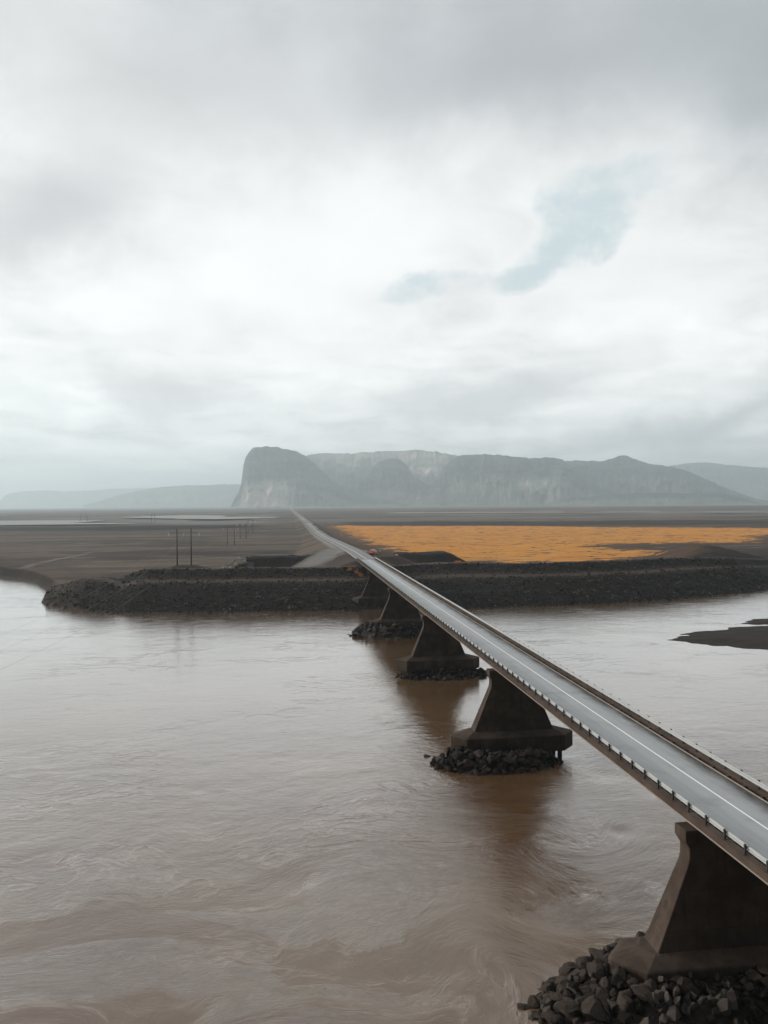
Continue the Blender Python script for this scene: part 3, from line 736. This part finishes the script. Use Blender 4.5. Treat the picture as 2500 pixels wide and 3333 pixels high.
HF = [(-34.9, 277.5, 10.5, 12.6, 4.75, 10.4, 'tall twin pole power structure on the dark mound by the river bank', 0),
      (-38.5, 560, 3.7, 13.2, 4.8, 10.2, 'twin pole power structure standing on the brown plain behind the nearest one', 0),
      (-35.5, 662, 3.7, 13.0, 4.8, 10.2, 'small twin pole power structure third along the line from the river', 0),
      (-35.5, 800, 3.7, 13.0, 4.8, 10.2, 'tiny twin pole power structure fourth along the line towards the cliff', 0),
      (-338, 1380, 5.0, 17.0, 8, 12, 'faint leaning twin poles by the far pale water, left of the other structures', 2.0),
      (-205, 1260, 4.5, 15.0, 4.6, 11, 'faint upright twin poles by the far pale water', 0)]
for h_ in HF:
    x, y, z, *_ = h_; z = float(height(np.array([x]), np.array([y]))[0][0]); hframe(x, y, z, h_[3], h_[4], h_[5], h_[6], h_[7])
ends = [(-36, 2, 20.2)] + [(h_[0], h_[1], float(height(np.array([h_[0]]), np.array([h_[1]]))[0][0]) + h_[3] - 2.6) for h_ in HF[:4]]
for i in range(4):
    for s, nm in ((-1, 'left'), (0, 'middle'), (1, 'right')):
        a, b = Vector(ends[i]), Vector(ends[i + 1]); a.x += s * 5.05; b.x += s * 5.05; L = (b - a).length; sag = L * .028
        pts = [a.lerp(b, q / 30) - Vector((0, 0, 4 * sag * (q / 30) * (1 - q / 30))) for q in range(31)]
        tag(MB().tube(pts, .010, 5).build('power_cable', M['wire']), ('thin %s power cable sagging over the river towards the nearest twin poles' % nm) if i == 0 else 'thin power cable strung between the twin poles on the plain', 'cable', 'power cables over the river' if i == 0 else 'power cables on the plain')

# ------------------------------------------------------------------ car
red = m_simple('red_paint', (.66, .16, .09), .3, .0, .06, 1.0)
glass = m_simple('car_glass', (.02, .022, .025), .06, 0, .1, 1.0)
black = m_simple('black_plastic', (.012, .012, .012), .6, 0, .2, 3.0)
alloy = m_simple('alloy', (.5, .5, .5), .35, .7, .1, 3.0)
lampr = m_simple('red_lens', (.35, .02, .015), .25, 0, .1, 1.0)
gz = lambda x, y: float(height(np.array([x]), np.array([y]))[0][0])
CX, CY = 33.3, 302.5
car = empty('parked_car', (CX, CY, gz(CX, CY) + .03), R(-24)); car.scale = (1.12, 1.12, 1.2); tag(car, 'small red car parked on the gravel bay beyond the right end of the bridge', 'car')
def ring(y, w, zl, zb, zr, wr):
    return [(-w, y, zl), (w, y, zl), (w * 1.02, y, (zl + zb) / 2), (w, y, zb), (wr, y, zr), (-wr, y, zr), (-w, y, zb), (-w * 1.02, y, (zl + zb) / 2)]
body = MB().loft([ring(-2.15, .74, .42, .80, .86, .66), ring(-2.05, .86, .28, .95, 1.05, .74), ring(-1.6, .9, .25, 1.0, 1.50, .66), ring(-1.2, .9, .25, 1.0, 1.60, .66), ring(.1, .91, .25, .98, 1.62, .66), ring(.45, .91, .25, .97, 1.52, .64), ring(1.05, .9, .25, .95, 1.08, .72), ring(1.8, .86, .28, .82, .90, .68), ring(2.15, .72, .4, .66, .72, .6)])
body.build('body', red, car, smooth=False, bevel=.05)
MB().add([(-.60, -2.02, 1.10), (.60, -2.02, 1.10), (.56, -1.66, 1.46), (-.56, -1.66, 1.46)], [(0, 1, 2, 3)]).build('rear_window', glass, car)
MB().add([(-.60, 1.03, 1.11), (.60, 1.03, 1.11), (.56, .50, 1.50), (-.56, .50, 1.50)], [(0, 1, 2, 3)]).build('windscreen', glass, car)
for s in (-1, 1):
    MB().add([(s * .905, -1.5, 1.05), (s * .905, .75, 1.04), (s * .70, .35, 1.50), (s * .70, -1.25, 1.54)], [(0, 1, 2, 3)]).build('side_window', glass, car)
    MB().box(s * .80 - .12, s * .80 + .10, -2.17, -2.0, .82, 1.04).build('tail_light', lampr, car)
    for y in (-1.35, 1.35):
        w_ = MB().tube([(s * .72, y, .34), (s * .94, y, .34)], .34, 18).build('wheel', black, car)
        MB().tube([(s * .90, y, .34), (s * .955, y, .34)], .21, 14).build('rim', alloy, w_)
MB().box(-.82, .82, -2.22, -2.08, .30, .58).build('bumper', black, car, bevel=.04)

# ------------------------------------------------------------------ roadside bits
def marker(x, y, label, cat='marker post', h=.95, c='insul', grp='white marker posts along the road'):
    r = empty('marker_post', (x, y, gz(x, y) - .05)); tag(r, label, cat, grp)
    MB().box(-.06, .06, -.04, .04, 0, h).build('post', M[c], r); MB().box(-.065, .065, -.045, .045, h - .22, h - .08).build('reflector_band', black if c == 'insul' else M['insul'], r)
marker(31.9, 318, 'white marker post at the right road edge behind the red car')
marker(23.3, 326, 'short reddish marker post at the left road edge by the pale ramp')
marker(23.2, 405, 'first of two small posts at the left road edge past the ramp')
marker(23.2, 420, 'second of two small posts at the left road edge past the ramp')
p_ = MB().tube([(0, 0, 0), (0, 0, 1.5)], .11, 8).build('post', M['pole']); p_.location = (36.0, 303, gz(36, 303) - .05); tag(p_, 'dark post with a pale top standing right of the red car', 'post')
MB().tube([(0, 0, 1.28), (0, 0, 1.52)], .15, 8).build('cap', M['insul'], p_)
ps = m_simple('pale_stone', (.42, .40, .37), .8, 0, .2, 2)
o = link('boulder', rock_mesh(900, 2)); o.data.materials.append(ps); o.location = (42.0, 301, gz(42, 301) + .1); o.scale = (.75, .5, .35); tag(o, 'flat pale stone lying on dark gravel right of the red car', 'boulder')
# autumn shrubs below the bridge end
leafm = m_simple('orange_leaf', (.40, .15, .03), .7, 0, .4, 3.0)
twig = m_simple('twig', (.07, .05, .035), .85, 0, .3, 3.0)
def shrub(x, y, w_, h_, n, label, grp):
    z = gz(x, y); r = empty('shrub', (x, y, z)); tag(r, label, 'shrub', grp)
    tb = MB()
    cl_ = [(random.gauss(0, w_ * .35), random.gauss(0, w_ * .3), random.uniform(.35, 1) * h_) for _ in range(7)]
    for c_ in cl_: tb.tube([(0, 0, -.1), (c_[0] * .5, c_[1] * .5, c_[2] * .6), c_], [.04, .03, .01], 5)
    tb.build('stem', twig, r)
    lb = MB()
    for _ in range(n):
        c_ = random.choice(cl_); p = Vector(c_) + Vector((random.gauss(0, w_ * .16), random.gauss(0, w_ * .16), random.gauss(0, h_ * .12)))
        p.z = max(p.z, .05); a = Vector((random.gauss(0, 1), random.gauss(0, 1), random.gauss(0, 1))).normalized(); bq = a.orthogonal().normalized(); s = random.uniform(.06, .13)
        lb.add([p - a * s, p + bq * s * .6, p + a * s, p - bq * s * .6], [(0, 1, 2, 3)])
    lb.build('leaves', leafm, r)
shrub(20.9, 259, 1.2, 1.0, 300, 'orange autumn shrub furthest left below the bridge end', 'orange shrubs below the bridge end')
shrub(22.6, 257, 1.4, 1.5, 380, 'tallest orange autumn shrub beside the left bridge end', 'orange shrubs below the bridge end')
shrub(24.0, 255, 1.2, 1.1, 320, 'small orange autumn shrub closest under the bridge deck', 'orange shrubs below the bridge end')
shrub(59.5, 269.5, 2.6, .8, 520, 'low orange tussock on the levee top at the foot of a dark mound', 'orange tussocks on the levee')

# ------------------------------------------------------------------ mountains (real size, 7 to 20 km off)
def px_dir(dx_, dy_):
    x = dx_ * 2500 / 1659; y = dy_ * 2500 / 1659
    d = f_ + r_ * ((x - 1250) / 2570) - u_ * ((y - 1666.5) / 2570); return math.atan2(d.x, d.y), math.atan2(d.z, math.hypot(d.x, d.y))
def ridge(name, crest, Rc, foot, back, cliff=.55, seed=0, gully=1.0, scree_sunlit=(), nv=70, du=1.6, ta=.62):
    """a range from its crest line (bearing, elevation), set at its own distance; talus aprons and painted sunlit patches on the slope, cliffs above, plateau behind"""
    crest = sorted(crest); us = np.arange(crest[0][0], crest[-1][0] + du, du)
    ye = np.interp(us, [c[0] for c in crest], [c[1] for c in crest])
    az = []; hc = []
    for a, b_ in zip(us, ye):
        A_, E_ = px_dir(a, b_); az.append(A_); hc.append(max(0.0, CAM.z + math.tan(E_) * Rc))
    az = np.array(az); hc = np.array(hc) - 0
    v = np.linspace(0, 1, nv); vb = np.linspace(0, 1, 16)[1:]
    prof = np.where(v < ta, cliff * (v / ta) ** 1.55, cliff + (1 - cliff) * sst(0, 1, (v - ta) / (1 - ta)) ** .8)
    s_ = az * Rc
    gl = np.abs(fbm(s_ * .004 + seed, s_ * 0 + seed, 4, .55))
    rows_r = [foot + (Rc - foot) * q for q in v] + [Rc + (back - Rc) * q for q in vb]
    rows_h = [q for q in prof] + [1 - .10 * q - .9 * max(0, (q - .55) / .45) ** 2 for q in vb]
    AZ = np.tile(az, (len(rows_r), 1)); RRr = np.tile(np.array(rows_r)[:, None], (1, len(az))).astype(float); HH = np.array(rows_h)[:, None] * hc[None, :]
    fr = np.concatenate([v, np.ones(len(vb))])[:, None]
    sg = AZ * Rc
    amp = np.minimum(hc, 260)[None, :] * gully
    g2 = fbm(sg * .0045 + seed, RRr * .0014 + seed, 5, .55)
    rid = 1 - 2 * np.abs(fbm(sg * .010 + seed * 2, RRr * .0009, 4, .5))
    mask = np.sin(np.clip(fr, 0, 1) * math.pi) ** .8
    HH = HH + amp * mask * (.34 * g2 + .10 * rid)
    # ledges in the cliff band
    led = np.sin(HH / 26 + 2 * fbm(sg * .002, RRr * .001 + 3, 3)) * 14 * mask * sst(ta - .05, ta + .1, fr)
    HH = HH + led + .02 * hc[None, :] * fbm(sg * .02, RRr * .004 + seed, 3)
    RRr = RRr + 140 * fbm(sg * .003 + seed + 5, HH * .004 + seed, 4, .55) * mask * (Rc / 8000)
    HH = np.maximum(HH, -8 + 14 * np.clip(fr * 6, 0, 1) * (hc[None, :] > 12)); HH[0, :] = -3; HH[-1, :] = -3
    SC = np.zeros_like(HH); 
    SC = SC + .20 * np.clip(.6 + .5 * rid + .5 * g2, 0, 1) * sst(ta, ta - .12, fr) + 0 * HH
    for (x0, x1, f0, f1, a_) in scree_sunlit:  # patches of sunlight painted in as paler rock
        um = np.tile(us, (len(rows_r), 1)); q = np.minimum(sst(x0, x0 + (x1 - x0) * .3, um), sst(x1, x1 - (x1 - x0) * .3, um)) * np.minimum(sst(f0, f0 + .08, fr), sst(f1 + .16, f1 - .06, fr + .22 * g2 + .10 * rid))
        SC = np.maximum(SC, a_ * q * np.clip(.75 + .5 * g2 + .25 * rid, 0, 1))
    X = np.sin(AZ) * RRr; Y = np.cos(AZ) * RRr
    return tag(grid_mesh(name, X, Y, HH, M['mountain'], {'scree_sunlit': SC}), kind='structure')
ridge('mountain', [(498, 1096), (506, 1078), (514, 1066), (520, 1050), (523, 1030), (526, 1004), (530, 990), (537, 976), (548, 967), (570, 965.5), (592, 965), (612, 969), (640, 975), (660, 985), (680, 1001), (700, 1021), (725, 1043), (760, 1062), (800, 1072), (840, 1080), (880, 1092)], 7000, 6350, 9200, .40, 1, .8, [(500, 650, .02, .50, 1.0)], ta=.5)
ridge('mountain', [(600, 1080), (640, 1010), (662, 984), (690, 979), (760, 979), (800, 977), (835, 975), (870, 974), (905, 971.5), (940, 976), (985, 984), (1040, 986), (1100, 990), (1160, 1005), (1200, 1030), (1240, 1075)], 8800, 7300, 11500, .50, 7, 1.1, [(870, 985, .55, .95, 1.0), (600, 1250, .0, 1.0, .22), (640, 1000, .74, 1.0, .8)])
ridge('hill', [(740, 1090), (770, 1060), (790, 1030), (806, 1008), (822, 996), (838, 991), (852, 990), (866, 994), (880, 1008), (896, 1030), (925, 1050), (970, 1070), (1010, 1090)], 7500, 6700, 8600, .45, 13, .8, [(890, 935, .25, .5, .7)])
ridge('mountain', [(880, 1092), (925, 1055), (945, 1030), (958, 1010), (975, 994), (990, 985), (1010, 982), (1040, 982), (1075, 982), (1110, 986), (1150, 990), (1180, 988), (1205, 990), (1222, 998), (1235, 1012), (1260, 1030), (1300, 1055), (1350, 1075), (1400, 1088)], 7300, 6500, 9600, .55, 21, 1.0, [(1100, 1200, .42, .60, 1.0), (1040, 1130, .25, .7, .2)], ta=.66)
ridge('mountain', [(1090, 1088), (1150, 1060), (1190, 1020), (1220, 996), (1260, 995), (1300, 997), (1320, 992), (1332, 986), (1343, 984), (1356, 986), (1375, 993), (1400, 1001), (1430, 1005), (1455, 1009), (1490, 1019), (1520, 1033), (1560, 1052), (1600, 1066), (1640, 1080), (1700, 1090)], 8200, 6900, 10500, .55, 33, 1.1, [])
ridge('hill', [(1380, 1030), (1430, 1010), (1465, 1003), (1500, 999), (1530, 999), (1570, 1004), (1610, 1008), (1659, 1011), (1720, 1016), (1800, 1040), (1880, 1085)], 13500, 11500, 17000, .55, 41, .7)
ridge('hill', [(1180, 1092), (1230, 1076), (1290, 1070), (1350, 1066), (1420, 1064), (1500, 1066), (1560, 1064), (1600, 1074), (1640, 1086)], 6700, 6200, 7600, .6, 47, .8)
ridge('hill', [(-160, 1070), (-60, 1062), (0, 1080), (14, 1068), (40, 1062), (95, 1059), (140, 1062), (190, 1060), (240, 1056), (300, 1054), (380, 1052), (460, 1050), (530, 1052), (620, 1070)], 19000, 17000, 23000, .5, 53, .6, du=2.2)
ridge('hill', [(180, 1092), (230, 1078), (270, 1066), (310, 1058), (345, 1052), (400, 1049), (450, 1048), (480, 1046), (520, 1047), (560, 1060), (620, 1090)], 13500, 12000, 16500, .5, 59, .7)

# distant white bridge, built as a long block, and a house
bw = m_simple('white_bridge_and_house', (.7, .7, .68), .7, 0, .1, .2)
for (dpx, ln, hh, label) in ((530, 150, 7, 'long low white bridge with dark gaps below the cliff'), (468, 16, 12, 'tiny white house on the horizon left of the cliff')):
    A_, E_ = px_dir(dpx, 1095); Rb = 6000.0; r = empty('far_white_structure', (math.sin(A_) * Rb, math.cos(A_) * Rb, 6.6), -A_); tag(r, label, 'building', 'far white bridge and house')
    MB().box(-ln / 2, ln / 2, -6, 6, -2, hh).build('wall_or_bridge_block', bw, r)
    MB().loft([[(-ln / 2, -6.5, hh), (ln / 2, -6.5, hh), (ln / 2, 6.5, hh), (-ln / 2, 6.5, hh)], [(-ln / 2, -.1, hh + 3), (ln / 2, -.1, hh + 3), (ln / 2, .1, hh + 3), (-ln / 2, .1, hh + 3)]]).build('roof_or_bridge_top', bw, r)
    for q in range(int(ln / 12)): MB().box(-ln / 2 + 4 + q * 12, -ln / 2 + 9 + q * 12, -6.05, -5.9, 0, hh - 2).build('window_or_bridge_gap', black, r)

# ------------------------------------------------------------------ haze
m = bpy.data.materials.new('haze_air'); m.use_nodes = True; t = NT(m.node_tree)
out = t.node('ShaderNodeOutputMaterial'); pv = t.node('ShaderNodeVolumePrincipled')
pv.inputs['Color'].default_value = (.835, .955, 1.0, 1); pv.inputs['Density'].default_value = 1.2e-4; pv.inputs['Anisotropy'].default_value = .45
pv.inputs['Density Attribute'].default_value = ''
t.l.new(pv.outputs[0], out.inputs['Volume'])
try: m.cycles.homogeneous_volume = True
except Exception: pass
hz_ = MB().box(-36000, 36000, -4000, 38000, -4.5, 800).build('haze', m); tag(hz_, kind='stuff')
